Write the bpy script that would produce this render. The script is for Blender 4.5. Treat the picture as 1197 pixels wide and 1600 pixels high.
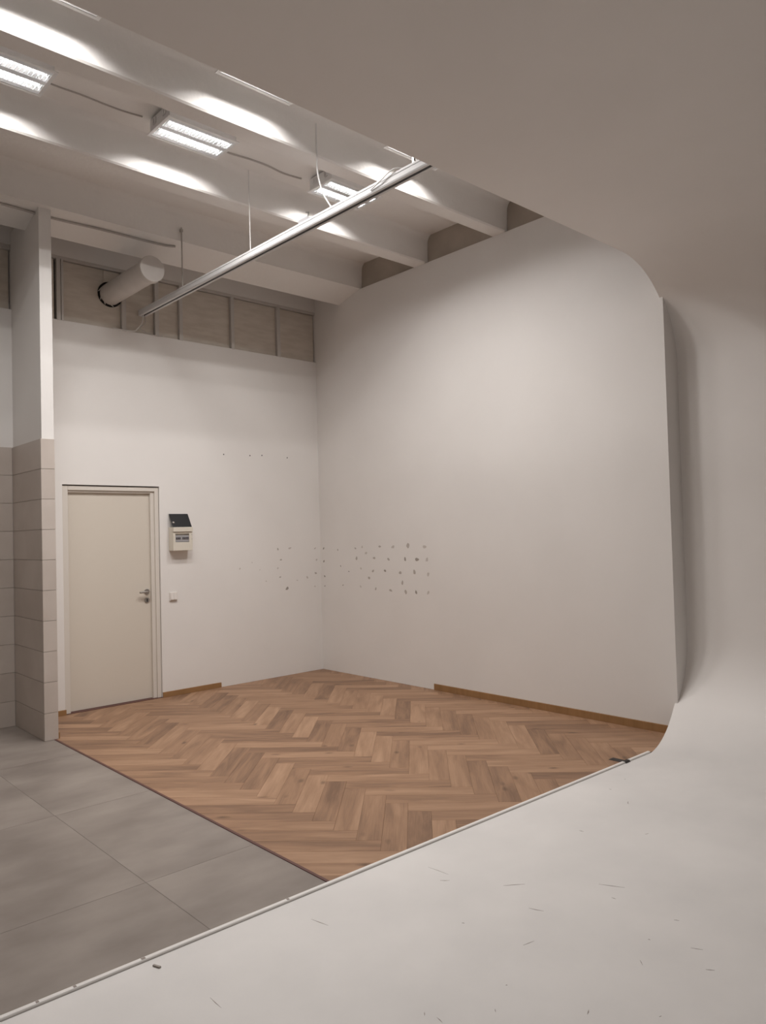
import bpy, bmesh, math, random
from mathutils import Vector, Matrix

# ------------------------------------------------------------------ clear
for o in list(bpy.data.objects): bpy.data.objects.remove(o)
C = bpy.context.scene.collection
SC = bpy.context.scene

# ------------------------------------------------------------------ camera
YAW, PITCH, ROLL, FPX = 0.827149552, 0.0274855247, -0.0261731172, 1173.5047
CAM = Vector((-5.5307184, -7.13524999, 1.60126347))
fw = Vector((math.cos(YAW)*math.cos(PITCH), math.sin(YAW)*math.cos(PITCH), math.sin(PITCH)))
rt = Vector((math.sin(YAW), -math.cos(YAW), 0)); up = rt.cross(fw)
r2 = rt*math.cos(ROLL) + up*math.sin(ROLL); u2 = -rt*math.sin(ROLL) + up*math.cos(ROLL)
cd = bpy.data.cameras.new('camera'); cam = bpy.data.objects.new('camera', cd); C.objects.link(cam)
M = Matrix((r2, u2, -fw)).transposed().to_4x4(); M.translation = CAM
cam.matrix_world = M
cd.sensor_fit = 'VERTICAL'; cd.sensor_height = 36.0; cd.lens = FPX/1600*36.0
cd.clip_start = 0.05; cd.clip_end = 100
SC.camera = cam

# ------------------------------------------------------------------ world, exposure
w = bpy.data.worlds.new('world'); SC.world = w; w.use_nodes = True
w.node_tree.nodes['Background'].inputs[0].default_value = (0.0, 0.0, 0.0, 1)   # closed room
w.node_tree.nodes['Background'].inputs[1].default_value = 0.0
SC.view_settings.view_transform = 'Standard'; SC.view_settings.look = 'None'
SC.view_settings.exposure = 0.13; SC.view_settings.gamma = 1.0
SC.view_settings.use_curve_mapping = False
LAMP_WATT = 15.0            # per tube strip, two strips in each ceiling luminaire
LAMP_COL = (1.0, 0.975, 0.955)
LAMP_SPREAD = 172.0

# ------------------------------------------------------------------ materials
def nodes(name):
    m = bpy.data.materials.new(name); m.use_nodes = True
    nt = m.node_tree; b = nt.nodes['Principled BSDF']
    return m, nt, b
def N(nt, t, **kw):
    n = nt.nodes.new(t)
    for k, v in kw.items(): setattr(n, k, v)
    return n
def plain(name, col, rough=0.5, metal=0.0, spec=0.5):
    m, nt, b = nodes(name)
    b.inputs['Base Color'].default_value = (*col, 1); b.inputs['Roughness'].default_value = rough
    b.inputs['Metallic'].default_value = metal; b.inputs['Specular IOR Level'].default_value = spec
    return m
def noisy(name, c1, c2, scale=3.0, rough=0.6, bump=0.0, bscale=60.0, stretch=(1, 1, 1), detail=5.0, spec=0.4, lo=0.35, hi=0.65, bdist=0.004):
    """two close colours mixed by noise, with fine relief"""
    m, nt, b = nodes(name)
    tc = N(nt, 'ShaderNodeTexCoord'); mp = N(nt, 'ShaderNodeMapping')
    mp.inputs['Scale'].default_value = stretch
    nt.links.new(tc.outputs['Object'], mp.inputs['Vector'])
    oi = N(nt, 'ShaderNodeObjectInfo')
    off = N(nt, 'ShaderNodeVectorMath', operation='MULTIPLY_ADD')
    sc = N(nt, 'ShaderNodeCombineXYZ')
    for i, k in enumerate((37.0, 53.0, 71.0)):
        mu = N(nt, 'ShaderNodeMath', operation='MULTIPLY'); mu.inputs[1].default_value = k
        nt.links.new(oi.outputs['Random'], mu.inputs[0]); nt.links.new(mu.outputs[0], sc.inputs[i])
    ad = N(nt, 'ShaderNodeVectorMath', operation='ADD')
    nt.links.new(mp.outputs[0], ad.inputs[0]); nt.links.new(sc.outputs[0], ad.inputs[1])
    nz = N(nt, 'ShaderNodeTexNoise'); nz.inputs['Scale'].default_value = scale; nz.inputs['Detail'].default_value = detail
    nt.links.new(ad.outputs[0], nz.inputs['Vector'])
    rp = N(nt, 'ShaderNodeValToRGB')
    rp.color_ramp.elements[0].position = lo; rp.color_ramp.elements[1].position = hi
    rp.color_ramp.elements[0].color = (*c1, 1); rp.color_ramp.elements[1].color = (*c2, 1)
    nt.links.new(nz.outputs['Fac'], rp.inputs[0]); nt.links.new(rp.outputs[0], b.inputs['Base Color'])
    b.inputs['Roughness'].default_value = rough; b.inputs['Specular IOR Level'].default_value = spec
    if bump:
        n2 = N(nt, 'ShaderNodeTexNoise'); n2.inputs['Scale'].default_value = bscale; n2.inputs['Detail'].default_value = 4
        nt.links.new(tc.outputs['Object'], n2.inputs['Vector'])
        bp = N(nt, 'ShaderNodeBump'); bp.inputs['Strength'].default_value = bump; bp.inputs['Distance'].default_value = bdist
        nt.links.new(n2.outputs['Fac'], bp.inputs['Height']); nt.links.new(bp.outputs[0], b.inputs['Normal'])
    return m

def wood_mat(name, dark, mid, light, knots=True, vary=0.55):
    """oak-look plank: grain along local X, own offset and tone for each plank"""
    m, nt, b = nodes(name)
    L = nt.links.new
    tc = N(nt, 'ShaderNodeTexCoord'); oi = N(nt, 'ShaderNodeObjectInfo')
    sc = N(nt, 'ShaderNodeCombineXYZ')
    for i, k in enumerate((91.0, 57.0, 23.0)):
        mu = N(nt, 'ShaderNodeMath', operation='MULTIPLY'); mu.inputs[1].default_value = k
        L(oi.outputs['Random'], mu.inputs[0]); L(mu.outputs[0], sc.inputs[i])
    ad = N(nt, 'ShaderNodeVectorMath', operation='ADD'); L(tc.outputs['Object'], ad.inputs[0]); L(sc.outputs[0], ad.inputs[1])
    m1 = N(nt, 'ShaderNodeMapping'); m1.inputs['Scale'].default_value = (1.1, 8.0, 1.0); L(ad.outputs[0], m1.inputs['Vector'])
    n1 = N(nt, 'ShaderNodeTexNoise'); n1.inputs['Scale'].default_value = 1.6; n1.inputs['Detail'].default_value = 5; n1.inputs['Distortion'].default_value = 0.8
    L(m1.outputs[0], n1.inputs['Vector'])
    m2 = N(nt, 'ShaderNodeMapping'); m2.inputs['Scale'].default_value = (3.0, 70.0, 1.0); L(ad.outputs[0], m2.inputs['Vector'])
    n2 = N(nt, 'ShaderNodeTexNoise'); n2.inputs['Scale'].default_value = 2.0; n2.inputs['Detail'].default_value = 3; L(m2.outputs[0], n2.inputs['Vector'])
    mx = N(nt, 'ShaderNodeMix'); mx.inputs[0].default_value = 0.25
    L(n1.outputs['Fac'], mx.inputs[2]); L(n2.outputs['Fac'], mx.inputs[3])
    # plank tone
    wn = N(nt, 'ShaderNodeTexWhiteNoise', noise_dimensions='1D'); L(oi.outputs['Random'], wn.inputs['W'])
    t = N(nt, 'ShaderNodeMath', operation='SUBTRACT'); L(wn.outputs['Value'], t.inputs[0]); t.inputs[1].default_value = 0.5
    t2 = N(nt, 'ShaderNodeMath', operation='MULTIPLY'); L(t.outputs[0], t2.inputs[0]); t2.inputs[1].default_value = vary
    a2 = N(nt, 'ShaderNodeMath', operation='ADD'); L(mx.outputs[0], a2.inputs[0]); L(t2.outputs[0], a2.inputs[1])
    rp = N(nt, 'ShaderNodeValToRGB'); cr = rp.color_ramp
    cr.elements[0].position = 0.25; cr.elements[0].color = (*dark, 1)
    cr.elements[1].position = 0.77; cr.elements[1].color = (*light, 1)
    e = cr.elements.new(0.5); e.color = (*mid, 1)
    L(a2.outputs[0], rp.inputs[0])
    out = rp.outputs[0]
    if knots:
        m3 = N(nt, 'ShaderNodeMapping'); m3.inputs['Scale'].default_value = (1.5, 3.0, 0.0); L(ad.outputs[0], m3.inputs['Vector'])
        nd = N(nt, 'ShaderNodeTexNoise'); nd.inputs['Scale'].default_value = 9; L(ad.outputs[0], nd.inputs['Vector'])
        mxv = N(nt, 'ShaderNodeMix', data_type='VECTOR'); mxv.inputs[0].default_value = 0.06
        L(m3.outputs[0], mxv.inputs[4]); L(nd.outputs['Color'], mxv.inputs[5])
        vo = N(nt, 'ShaderNodeTexVoronoi'); vo.inputs['Scale'].default_value = 1.7; L(mxv.outputs[1], vo.inputs['Vector'])
        kr = N(nt, 'ShaderNodeMapRange'); kr.inputs[1].default_value = 0.02; kr.inputs[2].default_value = 0.12
        kr.inputs[3].default_value = 0.75; kr.inputs[4].default_value = 0.0
        L(vo.outputs['Distance'], kr.inputs[0])
        mk = N(nt, 'ShaderNodeMix', data_type='RGBA'); L(kr.outputs[0], mk.inputs[0]); L(out, mk.inputs[6])
        mk.inputs[7].default_value = (dark[0]*0.45, dark[1]*0.42, dark[2]*0.42, 1)
        out = mk.outputs[2]
    L(out, b.inputs['Base Color'])
    b.inputs['Roughness'].default_value = 0.5; b.inputs['Specular IOR Level'].default_value = 0.3
    bp = N(nt, 'ShaderNodeBump'); bp.inputs['Strength'].default_value = 0.12; bp.inputs['Distance'].default_value = 0.001
    L(n2.outputs['Fac'], bp.inputs['Height']); L(bp.outputs[0], b.inputs['Normal'])
    return m

MAT = dict(
    paint=noisy('white_wall_paint', (0.82, 0.79, 0.762), (0.85, 0.82, 0.792), 1.2, 0.75, 0.10, 140, spec=0.25),
    ceil=noisy('white_ceiling_paint', (0.86, 0.83, 0.80), (0.89, 0.86, 0.83), 1.5, 0.8, 0.5, 22, spec=0.2, bdist=0.006),
    cyc=noisy('white_studio_paint', (0.85, 0.815, 0.785), (0.88, 0.845, 0.815), 1.3, 0.55, 0.04, 90, spec=0.35, detail=7),
    trimw=plain('white_edge_strip', (0.80, 0.77, 0.74), 0.4),
    ftile=noisy('grey_concrete_tile', (0.215, 0.182, 0.160), (0.305, 0.264, 0.234), 2.2, 0.42, 0.03, 40, stretch=(1.0, 1.7, 1), detail=4, lo=0.33, hi=0.68),
    grout=plain('grey_grout', (0.19, 0.163, 0.145), 0.9),
    wtile=noisy('beige_stone_tile', (0.53, 0.462, 0.412), (0.61, 0.54, 0.488), 2.0, 0.45, 0.02, 60, detail=5),
    wgrout=plain('wall_grout', (0.40, 0.35, 0.315), 0.9),
    oak=wood_mat('herringbone_oak', (0.185, 0.105, 0.064), (0.31, 0.180, 0.107), (0.43, 0.265, 0.165), vary=0.28),
    base=wood_mat('oak_baseboard', (0.27, 0.148, 0.064), (0.33, 0.182, 0.080), (0.39, 0.218, 0.100), knots=False, vary=0.1),
    subfloor=plain('dark_subfloor', (0.06, 0.045, 0.035), 0.9),
    edge=plain('brown_red_profile', (0.11, 0.042, 0.034), 0.5),
    board=noisy('fibre_board', (0.63, 0.565, 0.49), (0.71, 0.645, 0.57), 5.0, 0.85, 0.2, 60, stretch=(1, 1, 5), detail=6),
    infill=noisy('grey_board', (0.40, 0.345, 0.29), (0.46, 0.40, 0.34), 4.0, 0.85, 0.2, 60),
    frame=plain('white_window_bar', (0.62, 0.585, 0.55), 0.6),
    leaf=plain('cream_door_leaf', (0.69, 0.63, 0.55), 0.42),
    doorframe=plain('cream_door_frame', (0.72, 0.67, 0.61), 0.45),
    metal=plain('brushed_steel', (0.42, 0.40, 0.38), 0.32, 1.0),
    plastic=plain('cream_plastic', (0.72, 0.67, 0.58), 0.4),
    plasticw=plain('white_plastic', (0.78, 0.73, 0.69), 0.35),
    smoke=plain('smoked_flap', (0.030, 0.031, 0.034), 0.25),
    dark=plain('black_void', (0.012, 0.011, 0.010), 0.8),
    breaker=plain('breaker_grey', (0.36, 0.35, 0.36), 0.5),
    breakerd=plain('breaker_dark', (0.06, 0.05, 0.06), 0.5),
    white=plain('white_enamel', (0.82, 0.81, 0.80), 0.35),
    louver=plain('bright_louvre', (0.72, 0.73, 0.75), 0.28, 0.7),
    alu=plain('white_aluminium', (0.72, 0.71, 0.71), 0.6, 0.0),
    black=plain('black_plastic', (0.02, 0.02, 0.02), 0.5),
    tape=plain('black_tape', (0.030, 0.024, 0.022), 0.6),
    duct=noisy('painted_duct', (0.60, 0.56, 0.53), (0.66, 0.62, 0.585), 4.0, 0.5),
    cable=plain('grey_cable', (0.50, 0.46, 0.43), 0.6),
    cablew=plain('white_cable', (0.75, 0.73, 0.71), 0.5),
    spot0=plain('faint_glue_mark', (0.61, 0.565, 0.525), 0.8),
    spot1=plain('grey_glue_mark', (0.50, 0.455, 0.415), 0.8),
    spot2=plain('dark_glue_mark', (0.36, 0.32, 0.285), 0.8),
    scuff=plain('scuff', (0.33, 0.28, 0.25), 0.8),
)
def tube_mat():
    m, nt, b = nodes('lit_tube')
    b.inputs['Base Color'].default_value = (0.9, 0.9, 0.9, 1)
    b.inputs['Emission Color'].default_value = (1.0, 0.985, 0.975, 1); b.inputs['Emission Strength'].default_value = 1.9
    return m
MAT['tube'] = tube_mat()

# ------------------------------------------------------------------ mesh helpers
class G:
    def __init__(s): s.v = []; s.f = []
    def add(s, vs, fs):
        n = len(s.v); s.v += [tuple(q) for q in vs]; s.f += [[i+n for i in f] for f in fs]; return s
    def box(s, x0, x1, y0, y1, z0, z1, b=0.0):
        if b <= 0:
            vs = [(x, y, z) for x in (x0, x1) for y in (y0, y1) for z in (z0, z1)]
            return s.add(vs, [(0, 1, 3, 2), (4, 6, 7, 5), (0, 4, 5, 1), (2, 3, 7, 6), (0, 2, 6, 4), (1, 5, 7, 3)])
        bm = bmesh.new(); bmesh.ops.create_cube(bm, size=1)
        for q in bm.verts: q.co = Vector(((x0+x1)/2+q.co.x*(x1-x0), (y0+y1)/2+q.co.y*(y1-y0), (z0+z1)/2+q.co.z*(z1-z0)))
        bmesh.ops.bevel(bm, geom=bm.edges[:], offset=b, segments=2, affect='EDGES', profile=0.6)
        bm.verts.index_update()
        s.add([q.co for q in bm.verts], [[q.index for q in f.verts] for f in bm.faces]); bm.free(); return s
    def prism(s, poly, axis, a, b):
        n = len(poly)
        def P(q, t): return {'x': (t, q[0], q[1]), 'y': (q[0], t, q[1]), 'z': (q[0], q[1], t)}[axis]
        vs = [P(q, a) for q in poly] + [P(q, b) for q in poly]
        return s.add(vs, [list(range(n)), list(range(2*n-1, n-1, -1))] + [(i, (i+1) % n, n+(i+1) % n, n+i) for i in range(n)])
    def tube(s, path, r, n=8, caps=True):
        path = [Vector(q) for q in path]; rings = []; prev = None
        for i, q in enumerate(path):
            d = (path[min(i+1, len(path)-1)] - path[max(i-1, 0)]).normalized()
            a = prev if prev is not None else (Vector((0, 0, 1)) if abs(d.z) < .9 else Vector((1, 0, 0)))
            e1 = (a - d*a.dot(d)).normalized(); e2 = d.cross(e1); prev = e1
            rr = r[i] if isinstance(r, (list, tuple)) else r
            rings.append([q + e1*math.cos(2*math.pi*k/n)*rr + e2*math.sin(2*math.pi*k/n)*rr for k in range(n)])
        vs = [q for R in rings for q in R]; fs = []
        for i in range(len(rings)-1):
            for k in range(n): fs.append((i*n+k, i*n+(k+1) % n, (i+1)*n+(k+1) % n, (i+1)*n+k))
        if caps: fs += [list(range(n-1, -1, -1)), [(len(rings)-1)*n+k for k in range(n)]]
        return s.add(vs, fs)
    def ring(s, c, axis_y0, axis_y1, r0, r1, n=32):
        """flat-ended ring with its axis along y"""
        vs = []
        for y in (axis_y0, axis_y1):
            for r in (r0, r1):
                vs += [(c[0]+math.cos(2*math.pi*k/n)*r, y, c[1]+math.sin(2*math.pi*k/n)*r) for k in range(n)]
        fs = []
        for k in range(n):
            j = (k+1) % n
            fs += [(k, j, n+j, n+k), (2*n+k, 3*n+k, 3*n+j, 2*n+j), (k, 2*n+k, 2*n+j, j), (n+k, n+j, 3*n+j, 3*n+k)]
        return s.add(vs, fs)
def smooth_path(pts, n=6):
    pts = [Vector(q) for q in pts]; out = []
    for i in range(len(pts)-1):
        p0 = pts[max(i-1, 0)]; p1 = pts[i]; p2 = pts[i+1]; p3 = pts[min(i+2, len(pts)-1)]
        for k in range(n):
            t = k/n
            out.append(0.5*((2*p1) + (p2-p0)*t + (2*p0-5*p1+4*p2-p3)*t*t + (-p0+3*p1-3*p2+p3)*t**3))
    out.append(pts[-1]); return out
WO = {}
def tag(o, label=None, cat=None, group=None, kind=None):
    if label: o['label'] = label
    if cat: o['category'] = cat
    if group: o['group'] = group
    if kind: o['kind'] = kind
    return o
def mesh_of(name, g, mat, org, smooth=False):
    me = bpy.data.meshes.new(name)
    me.from_pydata([Vector(q)-org for q in g.v], [], g.f); me.update()
    bm = bmesh.new(); bm.from_mesh(me); bmesh.ops.recalc_face_normals(bm, faces=bm.faces[:]); bm.to_mesh(me); bm.free()
    me.materials.append(MAT[mat])
    if smooth:
        me.polygons.foreach_set('use_smooth', [True]*len(me.polygons)); me.set_sharp_from_angle(angle=math.radians(35))
    return me
def obj(name, g, mat, parent=None, org=None, smooth=False, **kw):
    if org is None:
        xs = [q[0] for q in g.v]; ys = [q[1] for q in g.v]; zs = [q[2] for q in g.v]
        org = ((min(xs)+max(xs))/2, (min(ys)+max(ys))/2, min(zs))
    org = Vector(org)
    o = bpy.data.objects.new(name, mesh_of(name, g, mat, org, smooth)); C.objects.link(o)
    if parent is not None: o.parent = parent; o.location = org - WO[parent.name]
    else: o.location = org
    WO[o.name] = org
    return tag(o, **kw)
def empty(name, loc, **kw):
    o = bpy.data.objects.new(name, None); C.objects.link(o); o.location = loc; o.empty_display_size = 0.1
    WO[o.name] = Vector(loc); return tag(o, **kw)

# ------------------------------------------------------------------ main sizes (metres; origin = floor corner of door wall and right wall)
YE = -4.35           # open edge of the cyclorama
XW = 0.20            # face of the cyclorama wall behind the right wall plane
ZC = 3.61            # underside of the cyclorama ceiling
RC = 0.75            # cove radius
ZB = 4.35            # beam underside
ZS = 4.63            # slab underside
XL, YF = -8.5, -10.5 # far-left and front ends of the hall
XC = -3.378          # wood / tile line
S = 'structure'
def yl(x): return -4.335 - 0.0218*(x+4.77)     # far edge of the white strip; the studio edge is not quite square to the room
TWD = 0.023          # its width

# ------------------------------------------------------------------ cyclorama: floor, wall and ceiling in one coved sheet
def cyc_profile(off):
    r = RC + off; cx = XW - RC
    pts = [(-7.6, -off)]
    pts += [(cx + r*math.sin(a), RC - r*math.cos(a)) for a in [math.pi/2*k/20 for k in range(21)]]
    pts += [(cx + r*math.cos(a), ZC - RC + r*math.sin(a)) for a in [math.pi/2*k/20 for k in range(21)]]
    pts += [(-7.6, ZC+off)]
    return pts
inner = cyc_profile(0.0); outer = cyc_profile(0.03)
g = G(); n = len(inner); y0, y1 = YE, YF+0.02
def edge_y(i, x):
    if i <= 1: return yl(x) - TWD
    if i <= 21: return -4.450 + 0.085*min(1, (x+0.55)/0.53)
    if i <= 42: return -4.365 + 0.015*(i-21)/21
    return -4.350
vs = [(x, edge_y(i, x), z) for i, (x, z) in enumerate(inner)] + [(x, y1, z) for x, z in inner] + [(x, edge_y(i, x), z) for i, (x, z) in enumerate(outer)] + [(x, y1, z) for x, z in outer]
fs = []
for i in range(n-1):
    fs += [(i, i+1, n+i+1, n+i), (2*n+i, 3*n+i, 3*n+i+1, 2*n+i+1), (i, 2*n+i, 2*n+i+1, i+1), (n+i, n+i+1, 3*n+i+1, 3*n+i)]
fs += [(0, n, 3*n, 2*n), (n-1, 3*n-1, 4*n-1, 2*n-1)]
g.add(vs, fs)
def worn_dimmed_floor(m):
    # mottled grey foot-traffic film; its colour also dims the overlit floor
    nt = m.node_tree; L = nt.links.new; b = nt.nodes['Principled BSDF']
    src = b.inputs['Base Color'].links[0].from_socket
    tc = N(nt, 'ShaderNodeTexCoord'); nz = N(nt, 'ShaderNodeTexNoise'); nz.inputs['Scale'].default_value = 2.2; nz.inputs['Detail'].default_value = 8
    L(tc.outputs['Object'], nz.inputs['Vector'])
    sx = N(nt, 'ShaderNodeSeparateXYZ'); L(tc.outputs['Object'], sx.inputs[0])
    zr = N(nt, 'ShaderNodeMapRange'); zr.inputs[1].default_value = 0.0; zr.inputs[2].default_value = 0.25; zr.inputs[3].default_value = 1.0; zr.inputs[4].default_value = 0.0
    L(sx.outputs[2], zr.inputs[0])
    nr = N(nt, 'ShaderNodeMapRange'); nr.inputs[1].default_value = 0.3; nr.inputs[2].default_value = 0.7; nr.inputs[3].default_value = 0.55; nr.inputs[4].default_value = 1.0
    L(nz.outputs['Fac'], nr.inputs[0])
    mu = N(nt, 'ShaderNodeMath', operation='MULTIPLY'); L(zr.outputs[0], mu.inputs[0]); L(nr.outputs[0], mu.inputs[1])
    mx = N(nt, 'ShaderNodeMix', data_type='RGBA'); L(mu.outputs[0], mx.inputs[0]); L(src, mx.inputs[6]); mx.inputs[7].default_value = (0.70, 0.675, 0.655, 1)
    L(mx.outputs[2], b.inputs['Base Color'])
worn_dimmed_floor(MAT['cyc'])
cyc = obj('wall_cyclorama', g, 'cyc', org=(-3, -7, 0), smooth=True, kind=S, cat='cyclorama',
          label='white coved studio cyclorama, floor, wall and ceiling in one sweep')

# ------------------------------------------------------------------ right wall
WT = 0.225
g = G().box(0, WT, -4.385, 0.2, -0.03, ZB)
g.box(0, WT, -0.62, 0.2, ZB, ZS+0.1)
wr = obj('wall_right', g, 'paint', kind=S, cat='wall', label='tall plain white wall right of the corner, ending at the cyclorama cove')
obj('backing', G().box(0.07, WT, -4.385, -0.62, ZB, ZS+0.1), 'dark', wr)
BEAMS = [(-1.868, -1.688), (-2.892, -2.732), (-3.93, -3.77)]
gaps = [(-1.690, -0.846), (-2.735, -1.876), (-3.775, -2.899)]
for a, b in gaps: obj('infill_panel', G().box(0.022, 0.05, a, b, ZB-0.02, ZS), 'infill', wr)

# ------------------------------------------------------------------ door wall
ZW = 3.668
DX0, DX1, DZ = -3.006, -2.046, 2.128
g = G()
g.box(-3.40, DX0, 0, 0.2, -0.03, DZ); g.box(DX1, 0, 0, 0.2, -0.03, DZ); g.box(-3.40, 0, 0, 0.2, DZ, ZW)
g.box(-3.40, 0, 0, 0.2, 4.275, ZS+0.1)
wb = obj('wall_back', g, 'paint', kind=S, cat='wall', label='white end wall with the cream door and boarded strip windows')
# wall to the left of the partition, tiled below
g = G().box(XL, -3.41, -0.067, 0.2, -0.03, ZW).box(XL, -3.41, -0.067, 0.2, 4.25, ZS+0.1).box(XL, -3.41, 0.0, 0.2, ZW, 4.25)
wl = obj('wall_back_left', g, 'paint', kind=S, cat='wall', label='wall left of the tiled partition, beige tiles below and white paint above')
# closing walls of the hall outside the picture
obj('wall_left', G().box(XL-0.2, XL, YF, 0.2, -0.03, ZS+0.1), 'paint', kind=S, cat='wall', label='far left wall of the hall')
obj('wall_front', G().box(XL, WT+0.2, YF-0.2, YF, -0.03, ZS+0.1), 'paint', kind=S, cat='wall', label='wall of the hall behind the camera')
obj('wall_right_outer', G().box(WT+0.02, WT+0.2, YF, 0.2, -0.03, ZS+0.1), 'paint', kind=S, cat='wall', label='outer wall behind the cyclorama sheet')

# ------------------------------------------------------------------ ceiling slab and its ribs
ceil = obj('ceiling', G().box(XL, WT+0.2, YF, 0.2, ZS, ZS+0.18), 'ceil', org=(-4, -5, ZS), kind=S, cat='ceiling',
           label='white painted concrete ribbed ceiling above the room')
def rib_poly(yn, yf, zb, r=0.085, zt=ZS+0.01, ch=0.012):
    """y-z outline of a rib with a fillet to the slab on both sides; yn is the camera side (smaller y)"""
    p = [(yn+ch, zb), (yf-ch, zb), (yf, zb+ch)]
    p += [(yf + r*(1-math.cos(a)) + 0.012, zt - r + r*math.sin(a)) for a in [math.pi/2*k/6 for k in range(7)]]
    p += [(yn - r*(1-math.cos(a)) - 0.012, zt - r + r*math.sin(a)) for a in [math.pi/2*k/6 for k in range(6, -1, -1)]]
    p += [(yn, zb+ch)]
    return p
for yn, yf in BEAMS:
    obj('beam', G().prism(rib_poly(yn, yf, ZB), 'x', XL, 0.06), 'ceil', ceil, smooth=True)
r = 0.085
pa = [(-0.84, ZB), (-0.70, 4.318), (-0.462, 4.252), (-0.452, 4.26), (-0.452, ZS+0.01)]
pa += [(-0.852 - r*(1-math.cos(a)), ZS+0.01 - r + r*math.sin(a)) for a in [math.pi/2*k/6 for k in range(6, -1, -1)]]
obj('beam', G().prism(pa, 'x', XL, 0.06), 'ceil', ceil, smooth=True, label='wide edge beam with a sloping underside')

# ------------------------------------------------------------------ boarded strip window above the door wall
win = empty('window_1', (-1.5, 0.03, ZW), kind=S, cat='window', label='high strip window boarded over with fibre panels above the door wall')
MULL = [(-3.030, -2.994), (-2.988, -2.966), (-2.404, -2.360), (-2.056, -2.014), (-1.785, -1.748), (-1.166, -1.126), (-0.556, -0.512)]
for a, b in MULL: obj('mullion', G().box(a, b, -0.002, 0.06, ZW-0.005, 4.25, 0.003), 'frame', win)
obj('head_rail', G().box(-3.36, 0, 0.004, 0.06, 4.245, 4.278, 0.004), 'frame', win)
edges = [(-2.964, -2.407), (-2.357, -2.059), (-2.011, -1.788), (-1.745, -1.169), (-1.123, -0.559), (-0.509, -0.012)]
for a, b in edges: obj('panel', G().box(a, b, 0.032, 0.05, ZW+0.004, 4.238), 'board', win)
obj('panel', G().box(-3.36, -3.052, 0.010, 0.05, ZW+0.004, 4.238), 'board', win)
obj('patch_board', G().box(-2.575, -2.412, 0.024, 0.031, 4.075, 4.236), 'board', win)
obj('backing', G().box(-3.36, 0, 0.07, 0.2, ZW-0.01, 4.29), 'dark', win)
win2 = empty('window_2', (-3.9, -0.03, ZW), kind=S, cat='window', label='short boarded strip window high up left of the partition')
obj('head_rail', G().box(-4.6, -3.45, -0.062, -0.005, 4.205, 4.252, 0.004), 'frame', win2)
obj('mullion', G().box(-4.06, -4.02, -0.06, -0.005, ZW, 4.206, 0.003), 'frame', win2)
for a, b in [(-4.6, -4.062), (-4.018, -3.462)]: obj('panel', G().box(a, b, -0.035, -0.012, ZW+0.004, 4.202), 'board', win2)

# ------------------------------------------------------------------ partition (tiled pier) left of the door
PX0, PX1, PY = -3.447, -3.350, -0.802
part = obj('wall_partition', G().box(PX0, PX1, PY, 0.02, -0.03, 4.36), 'paint', org=(-3.4, -0.4, 0), kind=S, cat='partition',
           label='slim white partition wall beside the door, clad in beige tiles to head height')
rows = [0.0] + [0.219 + 0.2465*k for k in range(10)]
obj('grout', G().box(PX0-0.005, PX1-0.001, PY-0.005, -0.07, 0.0, 2.430), 'wgrout', part)
obj('grout', G().box(XL, PX0, -0.072, -0.066, 0.0, 2.430), 'wgrout', wl)
gp = 0.0016
for k in range(10):
    z0, z1 = rows[k]+gp, rows[k+1]-gp
    obj('tile', G().box(PX0-0.010, PX1+0.001, PY-0.010, PY-0.001, z0, z1, 0.0012), 'wtile', part)
    obj('tile', G().box(PX0-0.010, PX0-0.001, PY-0.0005, -0.077, z0, z1, 0.0012), 'wtile', part)
    x = PX0-0.012
    for c in range(4):
        xa = x - (0.45 if c == 0 else 0.6)
        obj('tile', G().box(xa+gp, x-gp if c else x, -0.0765, -0.067, z0, z1, 0.0012), 'wtile', wl); x = xa

# ------------------------------------------------------------------ herringbone floor
fl = obj('floor', G().box(XC, 0.0, -4.43, 0.06, -0.03, -0.007), 'subfloor', org=(-1.7, -2.2, -0.03), kind=S, cat='floor',
         label='brown oak herringbone floor in front of the door')
PW, PL = 0.1335, 0.6675
W0, U0 = 0.383, -4.602
q2 = math.sqrt(0.5)
def wu(wc, uc): return (q2*(uc+wc), q2*(uc-wc))        # plank axes to room axes
BX0, BX1, BY1 = XC+0.012, -0.002, -0.002
def clip(poly):
    for fn in (lambda q: q[0]-BX0, lambda q: BX1-q[0], lambda q: BY1-q[1], lambda q: q[1]-(yl(q[0])-0.012)):
        out = []
        for i in range(len(poly)):
            a, b = poly[i], poly[(i+1) % len(poly)]
            da, db = fn(a), fn(b)
            if da >= 0: out.append(a)
            if (da >= 0) != (db >= 0):
                t = da/(da-db); out.append((a[0]+(b[0]-a[0])*t, a[1]+(b[1]-a[1])*t))
        poly = out
        if len(poly) < 3: return []
    return poly
def area(p): return 0.5*abs(sum(p[i][0]*p[(i+1) % len(p)][1]-p[(i+1) % len(p)][0]*p[i][1] for i in range(len(p))))
def inset(p, d):
    """offset a convex polygon inwards"""
    s = sum(p[i][0]*p[(i+1) % len(p)][1]-p[(i+1) % len(p)][0]*p[i][1] for i in range(len(p)))
    if s < 0: p = p[::-1]
    L = []
    for i in range(len(p)):
        a, b = Vector(p[i]), Vector(p[(i+1) % len(p)]); e = (b-a).normalized(); nn = Vector((-e.y, e.x)); L.append((a+nn*d, e))
    out = []
    for i in range(len(p)):
        (a, e), (b, f) = L[i-1], L[i]
        den = e.x*f.y-e.y*f.x
        if abs(den) < 1e-4: out.append(tuple(b)); continue
        t = ((b.x-a.x)*f.y-(b.y-a.y)*f.x)/den; out.append(tuple(a+e*t))
    return out
def clean(p):
    out = []
    for q in p:
        if not out or (Vector(q)-Vector(out[-1])).length > 0.002: out.append(q)
    if len(out) > 1 and (Vector(out[0])-Vector(out[-1])).length <= 0.002: out.pop()
    return out
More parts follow.
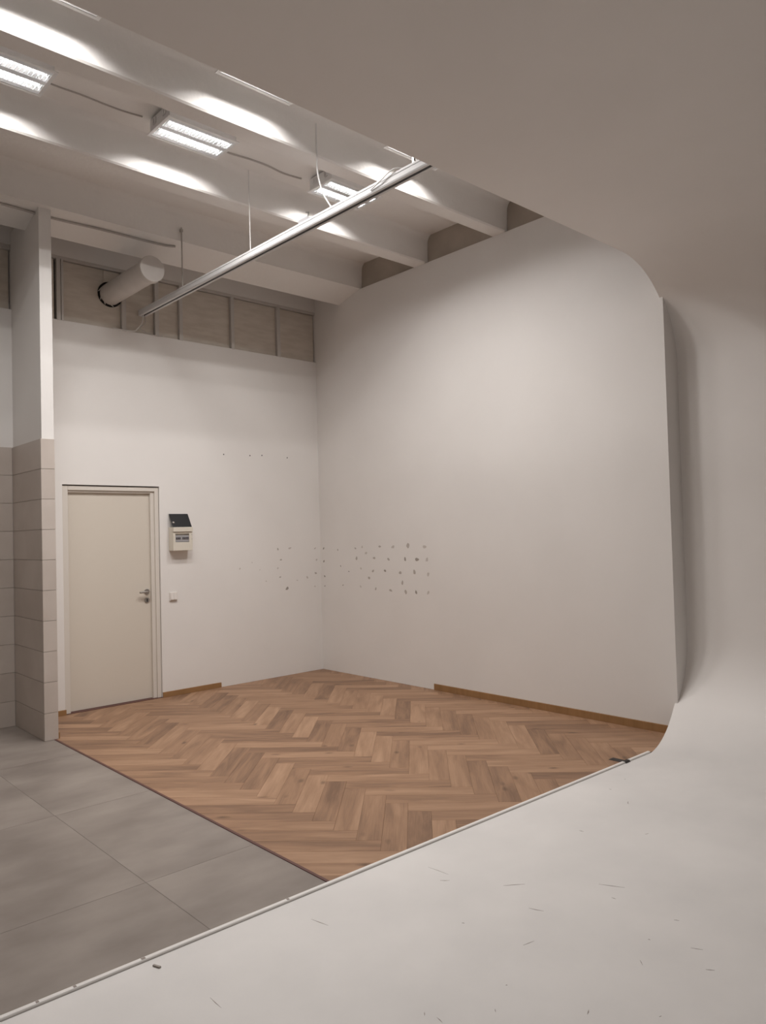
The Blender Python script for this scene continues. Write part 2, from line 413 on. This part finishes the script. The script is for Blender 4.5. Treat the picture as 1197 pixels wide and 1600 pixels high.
def plank_geo(loc_poly):
    lo = inset(loc_poly, 0.0002); hi = inset(loc_poly, 0.0009); n = len(lo)
    if len(hi) != n: return None
    g = G(); z0, z1, z2 = -0.0065, -0.0011, 0.0
    vs = [(x, y, z0) for x, y in lo] + [(x, y, z1) for x, y in lo] + [(x, y, z2) for x, y in hi]
    fs = [list(range(2*n, 3*n))]
    for r in (0, 1): fs += [(r*n+i, r*n+(i+1) % n, (r+1)*n+(i+1) % n, (r+1)*n+i) for i in range(n)]
    return g.add(vs, fs)
full_mesh = None
def plank(wc, uc, along_u):
    global full_mesh
    hw, hu = (PW/2, PL/2) if along_u else (PL/2, PW/2)
    corners = [(wc-hw, uc-hu), (wc+hw, uc-hu), (wc+hw, uc+hu), (wc-hw, uc+hu)]
    P = [wu(*c) for c in corners]; Q = clean(clip(P))
    if len(Q) < 3 or area(Q) < 0.0008: return
    cx, cy = wu(wc, uc); ang = math.radians(45 if along_u else -45)
    ca, sa = math.cos(-ang), math.sin(-ang)
    if abs(area(Q)-PW*PL) < 1e-6 and full_mesh is not None: me = full_mesh
    else:
        loc = [((x-cx)*ca-(y-cy)*sa, (x-cx)*sa+(y-cy)*ca) for x, y in Q]
        g = plank_geo(loc)
        if g is None: return
        me = mesh_of('plank', g, 'oak', Vector((0, 0, 0)))
        if abs(area(Q)-PW*PL) < 1e-6: full_mesh = me
    o = bpy.data.objects.new('plank', me); C.objects.link(o); o.parent = fl
    o.location = Vector((cx, cy, 0)) - WO[fl.name]; o.rotation_euler = (0, 0, ang)
for m in range(-6, 7):
    for k in range(-40, 41):
        plank(W0+(k+10*m+0.5)*PW, U0-k*PW+PL/2, True)
        # row r = k : the crosswise plank fills five cells after the lengthwise ones
        plank(W0+(5-k+10*m)*PW+PL/2, U0+(k+0.5)*PW, False)

# grey tile floor
ft = obj('floor.001', G().box(XL, XC-0.006, -4.34, 0.0, -0.03, -0.0012), 'grout', org=(-5.9, -2.2, -0.03), kind=S, cat='floor',
         label='grey concrete-look large tile floor left of the oak floor')
xs = [XC-0.006, -3.976] + [-3.976-1.2*k for k in range(1, 5)]
ys = [-4.312, -3.745, -2.545, -1.345, -0.145, -0.068]
for i in range(len(xs)-1):
    for j in range(len(ys)-1):
        if j == 0:
            a_, b_ = xs[i+1]+0.001, xs[i]-0.001
            obj('floor_tile', G().prism([(a_, yl(a_)-0.012), (b_, yl(b_)-0.012), (b_, ys[1]-0.001), (a_, ys[1]-0.001)], 'z', -0.008, 0.0), 'ftile', ft)
            continue
        obj('floor_tile', G().box(xs[i+1]+0.001, xs[i]-0.001, ys[j]+0.001, ys[j+1]-0.001, -0.008, 0.0, 0.0006), 'ftile', ft)
obj('trim_1', G().box(XC-0.006, XC+0.011, -4.366, -0.812, -0.01, 0.0035, 0.0015), 'edge', kind=S, cat='trim',
    label='thin dark red-brown floor profile between grey tiles and oak')
# white strip along the open edge of the cyclorama floor
g = G(); n = 10
prof = [(0.0, 0.0005), (0.0, 0.007), (-0.002, 0.0095), (-0.006, 0.0105), (-0.016, 0.0105), (-0.020, 0.0095), (-TWD, 0.006), (-TWD, 0.0005)]
g.prism(prof, 'x', -7.6, -0.56)
g.v = [(x, y+yl(x), z) for x, y, z in g.v]
tr = obj('trim_2', g, 'trimw', smooth=True, kind=S, cat='trim', label='raised white strip along the cyclorama floor edge')
for x, ln in ((-4.273, 0.016), (-4.654, 0.010), (-4.527, 0.010), (-3.615, 0.012)):
    obj('chip', G().box(x-ln/2, x+ln/2, yl(x)-0.018, yl(x)-0.006, 0.0098, 0.0112), 'scuff', tr)

# ------------------------------------------------------------------ baseboards
def board(name, g, label): return obj(name, g, 'base', kind=S, cat='baseboard', label=label)
board('baseboard_back', G().box(-2.046, -1.383, -0.016, -0.001, 0.0, 0.052, 0.002), 'short oak baseboard right of the door')
board('baseboard_back_left', G().box(-3.35, -3.0, -0.016, -0.001, 0.0, 0.048, 0.002), 'tiny oak baseboard between the door frame and the partition')
board('baseboard_partition', G().box(-3.348, -3.333, -0.80, -0.017, 0.0, 0.05, 0.002), 'oak baseboard along the door side of the partition')
board('baseboard_right', G().box(-0.016, -0.001, -4.34, -1.832, 0.0, 0.061, 0.002), 'long oak baseboard along the right wall up to the cyclorama')

# ------------------------------------------------------------------ door
dr = empty('door_1', (-2.52, 0.0, 0.0), kind=S, cat='door', label='cream flush door with steel lever handle in a cream frame')
obj('leaf', G().box(-2.960, -2.122, 0.062, 0.102, 0.006, 2.066, 0.002), 'leaf', dr)
obj('threshold', G().box(DX0, DX1, 0.0, 0.2, -0.02, 0.004), 'edge', dr)
for a, b, c, d in ((-3.002, -2.950, -2.998, -2.944), (-2.090, -2.050, -2.128, -2.088)):
    obj('architrave', G().box(a, b, 0.016, 0.05, 0.0, 2.118, 0.003), 'doorframe', dr)
    obj('jamb', G().box(c, d, 0.034, 0.13, 0.0, 2.085, 0.002), 'doorframe', dr)
obj('architrave', G().box(-2.950, -2.090, 0.016, 0.05, 2.078, 2.118, 0.003), 'doorframe', dr)
obj('jamb', G().box(-2.944, -2.128, 0.034, 0.13, 2.058, 2.082, 0.002), 'doorframe', dr, label='door head lining')
obj('back_cover', G().box(DX0, DX1, 0.12, 0.2, 0.0, DZ), 'dark', dr)
h = obj('handle', G().tube([(-2.168, 0.063, 1.070), (-2.168, 0.053, 1.070)], 0.027, 24), 'metal', dr, smooth=True, label='brushed steel lever handle')
obj('lever', G().tube(smooth_path([(-2.168, 0.057, 1.070), (-2.168, 0.022, 1.070), (-2.174, 0.009, 1.070), (-2.188, 0.005, 1.070), (-2.265, 0.007, 1.070)], 5), 0.0095, 10), 'metal', h, smooth=True)
k = obj('lock', G().tube([(-2.168, 0.063, 0.985), (-2.168, 0.054, 0.985)], 0.026, 24), 'metal', dr, smooth=True, label='round steel lock rose')
obj('keyhole', G().box(-2.174, -2.162, 0.051, 0.055, 0.968, 1.0, 0.001), 'black', k)

# ------------------------------------------------------------------ fuse box and switch
fb = empty('fuse_box', (-1.845, 0.0, 1.473), cat='fuse box', label='small cream fuse box with its dark flap open, on the wall right of the door')
X0, X1, Z0, Z1, D = -1.952, -1.737, 1.473, 1.712, -0.10
g = G().box(X0, X1, D+0.022, -0.0005, Z0, Z1, 0.004)
hb = obj('housing', g, 'plastic', fb)
g = G()
wx0, wx1, wz0, wz1 = -1.926, -1.774, 1.558, 1.645
g.box(X0, wx0, D, D+0.021, Z0, 1.662, 0.003).box(wx1, X1, D, D+0.021, Z0, 1.662, 0.003)
g.box(wx0-0.002, wx1+0.002, D, D+0.021, Z0, wz0, 0.003).box(wx0-0.002, wx1+0.002, D, D+0.021, wz1, 1.662, 0.003)
obj('front_cover', g, 'plastic', fb)
obj('hood', G().box(X0, X1, D-0.012, D+0.021, 1.664, Z1, 0.004), 'plastic', fb)
# flap leaning up against the wall
g = G(); a, b = Vector((0, D+0.008, Z1+0.002)), Vector((0, -0.006, 1.85)); t = Vector((0, -0.003, -0.002))
vs = [(x, q.y, q.z) for x in (X0+0.002, X1-0.002) for q in (a, b, b+t*1.5, a+t*1.5)]
g.add(vs, [(0, 1, 2, 3), (7, 6, 5, 4), (0, 4, 5, 1), (1, 5, 6, 2), (2, 6, 7, 3), (3, 7, 4, 0)])
fp = obj('flap', g, 'smoke', fb, label='dark smoked plastic flap, open')
m_ = a.lerp(b, 0.36) + t*2.2
obj('catch', G().tube([(X0+0.022, m_.y+0.004, m_.z+0.003), (X0+0.022, m_.y-0.004, m_.z-0.003)], 0.010, 12), 'plasticw', fp)
br = obj('breaker_row', G().box(wx0+0.002, wx1-0.002, D+0.006, D+0.021, wz0+0.004, wz1-0.016), 'breaker', fb)
for i in range(8):
    x = wx0+0.006+i*0.0178
    if i in (3,): continue
    obj('toggle', G().box(x+0.003, x+0.014, D-0.002, D+0.007, 1.590, 1.608, 0.001), 'breakerd', br)
for z in (1.632, 1.588):
    obj('latch', G().box(X1-0.012, X1-0.002, D-0.002, D+0.001, z-0.002, z+0.002), 'breaker', fb)
sw = empty('light_switch', (-1.915, 0, 0.96), cat='switch', label='white double light switch beside the door handle')
obj('plate', G().box(-1.957, -1.873, -0.014, -0.0005, 0.964, 1.050, 0.004), 'plasticw', sw)
for x in (-1.949, -1.914):
    g = G(); vs = [(xx, y, z) for xx in (x, x+0.033) for y, z in ((-0.013, 0.972), (-0.026, 0.975), (-0.018, 1.042), (-0.013, 1.042))]
    g.add(vs, [(0, 1, 2, 3), (7, 6, 5, 4), (0, 4, 5, 1), (1, 5, 6, 2), (2, 6, 7, 3), (3, 7, 4, 0)])
    obj('rocker', g, 'plasticw', sw)

# ------------------------------------------------------------------ round duct stub through the boarded window
du = empty('ventilation_duct', (-2.51, 0.03, 3.9), cat='duct', label='white round duct stub with a capped end, sticking out of the boarded window')
dc = (-2.51, 4.008)
obj('pipe', G().tube([(dc[0], 0.05, dc[1]), (dc[0], -0.86, dc[1])], 0.104, 40), 'duct', du, smooth=True)
obj('cap', G().tube([(dc[0], -0.832, dc[1]), (dc[0], -0.895, dc[1]), (dc[0], -0.900, dc[1])], [0.117, 0.117, 0.113], 40), 'duct', du, smooth=True, label='round end cap')
obj('cut_out', G().ring(dc, 0.021, 0.031, 0.06, 0.123, 28), 'dark', du, label='dark ragged opening around the pipe')
for aa in (3.4, 3.9, 4.6, 2.7):
    obj('tab', G().tube([(dc[0]+math.cos(aa)*0.107, -0.004, dc[1]+math.sin(aa)*0.107), (dc[0]+math.cos(aa+.35)*0.119, 0.018, dc[1]+math.sin(aa+.35)*0.119)], 0.004, 6), 'frame', du)

# ------------------------------------------------------------------ ceiling luminaires
LX, LY, LZ = 0.565, 0.335, 4.505
HH = 0.110
def make_luminaire():
    t = empty('ceiling_luminaire', (0, 0, LZ), cat='luminaire', group='louvred ceiling luminaires')
    WO[t.name] = Vector((0, 0, LZ)); z = LZ
    hx, hy = LX/2-0.018, LY/2-0.018; w_ = 0.004
    g = G()
    g.box(-hx, hx, -hy, -hy+w_, z+0.004, z+HH).box(-hx, hx, hy-w_, hy, z+0.004, z+HH)
    g.box(-hx, -hx+w_, -hy, hy, z+0.004, z+HH).box(hx-w_, hx, -hy, hy, z+0.004, z+HH)
    g.box(-hx, hx, -hy, hy, z+HH-w_, z+HH)
    obj('housing', g, 'white', t)
    g = G()
    g.box(-LX/2, LX/2, -LY/2, -hy+0.004, z, z+0.006).box(-LX/2, LX/2, hy-0.004, LY/2, z, z+0.006)
    g.box(-LX/2, -hx+0.004, -hy, hy, z, z+0.006).box(hx-0.004, LX/2, -hy, hy, z, z+0.006)
    obj('rim', g, 'white', t)
    for y in (-0.072, 0.072):
        obj('tube', G().tube([(-hx+0.02, y, z+0.026), (hx-0.02, y, z+0.026)], 0.013, 12), 'tube', t, smooth=True)
        for sx in (-1, 1):
            obj('tube_holder', G().box(sx*(hx-0.012)-0.009, sx*(hx-0.012)+0.009, y-0.014, y+0.014, z+0.012, z+HH-0.006), 'white', t)
    # long reflector blades, V shaped in section
    for y, wd in ((-hy+0.008, 0.030), (0.0, 0.042), (hy-0.008, 0.030)):
        if y == 0.0: poly = [(-wd/2, z+0.002), (wd/2, z+0.002), (0.016, z+0.004), (-0.016, z+0.004)]
        elif y < 0: poly = [(y-0.004, z+0.002), (y+wd, z+0.002), (y+0.004, z+0.004), (y-0.004, z+0.004)]
        else: poly = [(y+0.004, z+0.002), (y-wd, z+0.002), (y-0.004, z+0.004), (y+0.004, z+0.004)]
        obj('reflector', G().prism(poly, 'x', -hx+0.005, hx-0.005), 'louver', t)
    # cross blades, one mesh shared by all
    me = None
    for sy in (-1, 1):
        for i in range(20):
            x = -hx+0.016 + (2*hx-0.032)*i/19
            if me is None:
                g = G(); a, b = 0.0145, 0.0020
                vs = [(s*0.0006 if zz > 0.005 else s*0.0016, yy, z+zz) for yy, zz in ((-0.060, 0.0005), (0.060, 0.0005), (0.060, 0.0090), (-0.060, 0.0090)) for s in (-1, 1)]
                n = 4
                fs = [[2*i_ for i_ in range(n)], [2*i_+1 for i_ in range(n)][::-1]] + [(2*i_, 2*((i_+1) % n), 2*((i_+1) % n)+1, 2*i_+1) for i_ in range(n)]
                g.add(vs, fs); me = mesh_of('blade', g, 'louver', Vector((0, 0, LZ)))
            o = bpy.data.objects.new('blade', me); C.objects.link(o); o.parent = t; o.location = (x, sy*0.072, 0)
    # spring clips on both end faces, hanger blocks to the slab
    for sx in (-1, 1):
        for y in (-0.075, 0.075):
            xo = sx*hx
            obj('clip', G().tube([(xo+sx*0.003, y-0.020, z+0.095), (xo+sx*0.004, y-0.020, z+0.055), (xo+sx*0.006, y+0.016, z+0.050), (xo+sx*0.005, y+0.016, z+0.095)], 0.005, 6), 'white', t)
        obj('hanger', G().box(sx*0.18-0.02, sx*0.18+0.02, -0.05, 0.05, z+HH-0.001, ZS+0.002), 'white', t)
    for y in (-0.072, 0.072):
        ld = bpy.data.lights.new('tube_light', 'AREA'); ld.shape = 'RECTANGLE'; ld.size = 2*hx-0.05; ld.size_y = 0.024
        ld.energy = LAMP_WATT; ld.color = LAMP_COL; ld.spread = math.radians(LAMP_SPREAD)
        lo_ = bpy.data.objects.new('tube_light', ld); C.objects.link(lo_); lo_.parent = t; lo_.location = (0, y, 0.0098)
    return t
def copy_tree(o, parent=None):
    c = o.copy(); C.objects.link(c); c.parent = parent
    for ch in list(o.children): copy_tree(ch, c)
    return c
LUMS = [
    (-4.138, -2.275, 'lit louvred ceiling luminaire cut by the left picture edge, rear row'),
    (-2.838, -2.275, 'lit louvred ceiling luminaire in the middle of the rear row'),
    (-1.405, -2.275, 'lit louvred ceiling luminaire half behind the hanging track, nearest the right wall'),
    (-4.138, -3.236, 'front-row luminaire showing only a rim, at the top picture edge'),
    (-2.838, -3.236, 'front-row luminaire showing only a thin bright rim above the cyclorama edge, middle one'),
    (-1.405, -3.236, 'front-row luminaire showing only a thin rim next to the end of the track'),
]
proto = make_luminaire()
for i, (x, y, lab) in enumerate(LUMS):
    o = proto if i == 0 else copy_tree(proto)
    o.location = (x, y, LZ); o['label'] = lab

# ------------------------------------------------------------------ suspended track
TX, TZ = -2.2, 3.838
tk = empty('hanging_track', (TX, -2.0, TZ), cat='track', label='long white aluminium track hanging on wires under the ceiling ribs')
prof = [(-0.036, 0.010), (-0.036, 0.038), (-0.032, 0.040), (-0.032, 0.043), (-0.036, 0.045), (-0.036, 0.056), (-0.030, 0.062), (0.030, 0.062), (0.036, 0.056), (0.036, 0.010),
        (0.032, 0.0), (0.012, 0.0), (0.012, 0.02), (-0.012, 0.02), (-0.012, 0.0), (-0.032, 0.0)]
obj('profile', G().prism([(TX+a, TZ+b) for a, b in prof], 'y', -4.75, -0.012), 'alu', tk)
obj('slot', G().box(TX-0.0115, TX+0.0115, -4.74, -0.02, TZ+0.003, TZ+0.019), 'black', tk, label='black slot in the underside')
obj('end_cap', G().box(TX-0.037, TX+0.037, -0.014, -0.003, TZ-0.001, TZ+0.063, 0.002), 'alu', tk)
obj('suspension_wire', G().tube([(TX, -2.01, TZ+0.06), (TX, -2.005, ZS-0.055)], 0.004, 6), 'cablew', tk)
obj('suspension_rod', G().tube([(TX, -0.862, TZ+0.06), (TX, -0.862, 4.47)], 0.007, 8), 'cable', tk)
obj('rod_clip', G().box(TX-0.012, TX+0.012, -0.872, -0.838, 4.43, 4.455, 0.002), 'cable', tk)
obj('bracket', G().box(TX-0.018, TX-0.006, -3.905, -3.885, TZ+0.055, TZ+0.115, 0.002), 'metal', tk)
ad = obj('adapter', G().box(TX-0.022, TX+0.022, -2.80, -2.69, TZ+0.060, TZ+0.094, 0.004), 'breaker', tk, label='grey track adapter on top')
obj('lever', G().tube([(TX-0.006, -2.79, TZ+0.09), (TX-0.006, -2.80, TZ+0.125), (TX-0.006, -2.77, TZ+0.135)], 0.006, 6), 'metal', ad)
cc = obj('power_cord', G().tube(smooth_path([(TX, -2.905, ZS-0.01), (TX, -2.902, 4.50), (TX+0.004, -2.902, 4.35), (TX-0.004, -2.915, 4.214), (TX, -2.965, 4.05), (TX-0.004, -3.066, TZ+0.0675)], 6), 0.0055, 8), 'cablew', smooth=True,
         cat='cord', label='white power cord dangling in a curve from the ceiling into the track')
obj('track_cord', G().tube(smooth_path([(TX-0.041, -3.52, TZ+0.02), (TX-0.050, -3.62, TZ+0.04), (TX-0.046, -3.74, TZ+0.075), (TX-0.02, -3.80, TZ+0.0665)], 6), 0.004, 6), 'cablew', smooth=True,
    cat='cord', label='thin white cord lying against the near end of the track')
obj('loose_wire', G().tube(smooth_path([(TX-0.01, -0.06, TZ+0.002), (TX-0.02, -0.05, 3.76), (TX-0.06, -0.03, 3.70), (TX-0.10, -0.008, 3.674), (TX-0.30, -0.006, 3.672)], 5), 0.005, 6), 'cablew', smooth=True,
    cat='wire', label='loose wire hanging from the far end of the track onto the wall ledge')
obj('loose_wire.001', G().tube(smooth_path([(TX+0.01, -0.05, TZ+0.002), (TX+0.02, -0.03, 3.77), (TX-0.03, -0.02, 3.71), (TX+0.08, -0.006, 3.674), (TX+0.22, -0.006, 3.673)], 5), 0.005, 6), 'cable', smooth=True,
    cat='wire', label='grey wire end curling below the far end of the track')

# cables clipped to the ceiling
random.seed(3)
def wavy(p0, p1, nseg, amp, r, mat, name, label):
    a, b = Vector(p0), Vector(p1)
    pts = [a.lerp(b, i/nseg) + Vector((0, random.uniform(-amp, amp), 0)) for i in range(nseg+1)]
    return obj(name, G().tube(smooth_path(pts, 4), r, 8), mat, smooth=True, cat='cable', label=label)
obj('conduit', G().tube(smooth_path([(x, -0.725+dy, 4.315+dz) for x, dy, dz in
    [(-5.2, 0.0, 0.0), (-4.4, 0.0, 0.0), (-3.7, -0.005, 0.0), (-3.28, 0.012, -0.003), (-2.9, -0.004, 0.0), (-2.5, -0.004, 0.0), (-2.30, -0.012, 0.0), (-2.21, -0.03, 0.008)]], 4), 0.011, 8), 'cable', smooth=True,
    cat='cable', label='grey cable running along the underside of the edge beam to the track rod')
wavy((-3.885, -2.10, ZS-0.004), (-3.155, -2.10, ZS-0.004), 5, 0.016, 0.006, 'cable', 'ceiling_cable', 'grey ceiling cable between the cut-off and the middle luminaire')
wavy((-2.59, -2.075, ZS-0.004), (-1.72, -2.075, ZS-0.004), 5, 0.016, 0.008, 'cable', 'ceiling_cable', 'grey ceiling cable between the middle luminaire and the one by the track')

# ------------------------------------------------------------------ marks on the walls and the studio floor
SPOTS_BACK = [(-0.613, 1.444, 3, 1), (-0.445, 1.45, 4, 0), (-0.573, 1.323, 3, 1), (-0.96, 1.309, 1, 0), (-0.619, 1.226, 2, 0), (-0.862, 1.221, 1, 0), (-0.589, 1.125, 3, 1), (-0.497, 0.988, 5, 2), (-0.781, 1.09, 2, 0), (-1.119, 1.247, 2, 0), (-0.081, 1.436, 3, 0), (-0.062, 1.299, 3, 0), (-0.078, 1.142, 4, 1), (-0.095, 0.988, 2, 0), (-0.352, 1.074, 2, 0), (-0.205, 1.098, 3, 0)]
SPOTS_RIGHT = [(-0.06, 1.431, 3, 2), (-0.061, 1.28, 3, 2), (-0.07, 1.101, 3, 2), (-0.069, 0.986, 2, 2), (-0.328, 1.416, 2, 1), (-0.375, 1.228, 2, 2), (-0.519, 1.167, 2, 2), (-0.409, 1.007, 2, 2), (-0.644, 1.432, 3, 1), (-0.761, 1.447, 3, 0), (-0.826, 1.38, 4, 0), (-0.66, 1.32, 4, 1), (-0.731, 1.205, 3, 0), (-0.72, 1.004, 3, 0), (-0.865, 1.104, 4, 1), (-0.934, 1.182, 4, 1), (-0.959, 1.324, 4, 1), (-1.055, 1.45, 4, 1), (-0.972, 0.985, 4, 1), (-1.131, 1.188, 4, 2), (-1.189, 1.313, 4, 1), (-1.266, 1.447, 5, 0), (-1.214, 0.977, 5, 1), (-1.369, 1.174, 5, 1), (-1.398, 1.07, 5, 1), (-1.445, 0.969, 5, 1), (-1.449, 1.315, 5, 2), (-1.496, 1.459, 6, 1), (-1.58, 1.182, 5, 1), (-1.623, 1.314, 6, 2), (-1.598, 0.973, 4, 2), (-1.737, 1.447, 6, 0), (-1.768, 1.314, 5, 0), (-1.779, 1.164, 5, 0), (-1.775, 0.975, 5, 0)]
HOLES = [(-1.292, 2.494), (-0.959, 2.498), (-0.802, 2.508), (-0.455, 2.498)]
random.seed(11)
def blob(cx, cz, size):
    """irregular little patch outline"""
    r = 0.0042*size + 0.004; k = random.uniform(0.5, 0.75); a0 = random.uniform(0, math.pi); out = []
    for i in range(9):
        a = 2*math.pi*i/9; q = r*random.uniform(0.7, 1.15)
        x, y = q*math.cos(a), q*math.sin(a)*k
        out.append((cx + x*math.cos(a0)-y*math.sin(a0), cz + x*math.sin(a0)+y*math.cos(a0)))
    return out
for x, z, s, d in SPOTS_BACK: obj('glue_spot', G().prism(blob(x, z, s), 'y', -0.0012, 0.0005), 'spot%d' % d, wb)
for y, z, s, d in SPOTS_RIGHT: obj('glue_spot', G().prism(blob(y, z, s), 'x', -0.0012, 0.0005), 'spot%d' % d, wr)
for x, z in HOLES: obj('screw_hole', G().tube([(x, -0.0012, z), (x, 0.001, z)], 0.007, 8), 'dark', wb)
SCUFFS = [(-2.947, -4.578, -2.937, -4.701), (-3.008, -4.713, -2.977, -4.745), (-2.539, -5.248, -2.488, -5.347), (-2.61, -5.353, -2.608, -5.373), (-3.179, -5.31, -3.123, -5.322), (-3.339, -5.699, -3.367, -5.71), (-2.601, -5.629, -2.592, -5.647), (-2.081, -4.85, -2.077, -4.877), (-1.89, -5.122, -1.868, -5.131), (-1.523, -4.818, -1.564, -4.846), (-2.955, -5.672, -2.982, -5.699), (-2.75, -5.769, -2.731, -5.807), (-2.848, -5.87, -2.83, -5.895), (-3.734, -5.321, -3.75, -5.338), (-3.726, -5.37, -3.733, -5.403), (-3.428, -5.421, -3.423, -5.426), (-2.807, -5.626, -2.804, -5.634), (-3.555, -5.477, -3.569, -5.492), (-2.847, -4.952, -2.768, -5.012), (-3.635, -4.566, -3.616, -4.659), (-1.408, -4.629, -1.411, -4.646), (-1.186, -4.605, -1.175, -4.608), (-1.555, -4.835, -1.52, -4.82), (-4.206, -4.74, -4.208, -4.82), (-3.22, -5.032, -3.214, -5.043), (-2.931, -5.153, -2.908, -5.213), (-3.212, -5.88, -3.201, -5.883)]
for x0, y0, x1, y1 in SCUFFS:
    d = Vector((x1-x0, y1-y0)); nn = Vector((-d.y, d.x)).normalized()*random.uniform(0.0012, 0.0022); m = Vector((x0, y0))+d*0.5+nn*random.uniform(-1, 1)
    a, b = Vector((x0, y0)), Vector((x1, y1))
    obj('scuff_mark', G().prism([tuple(a), tuple(m-nn), tuple(b), tuple(m+nn)], 'z', -0.001, 0.0006), 'scuff', cyc)
# black tape at the end of the white strip, a little chip of debris on the studio floor
y_ = yl(-0.86)
top = [(-4.318, 0.0015), (y_+0.006, 0.0020), (y_-0.001, 0.0115), (y_-0.021, 0.0118), (y_-TWD-0.004, 0.0025), (y_-TWD-0.008, 0.0018)]
g = G().prism(top + [(a, b-0.0011) for a, b in top[::-1]], 'x', -0.892, -0.832)
obj('tape_strip', g, 'tape', cat='tape', label='short piece of black tape stuck over the white edge strip near the cove')
g = G().prism([(-4.264, -4.418), (-4.257, -4.415), (-4.244, -4.447), (-4.252, -4.449)], 'z', 0.0005, 0.006)
obj('debris_chip', g, 'spot2', cat='debris', label='small dark chip lying on the white studio floor by the edge strip')
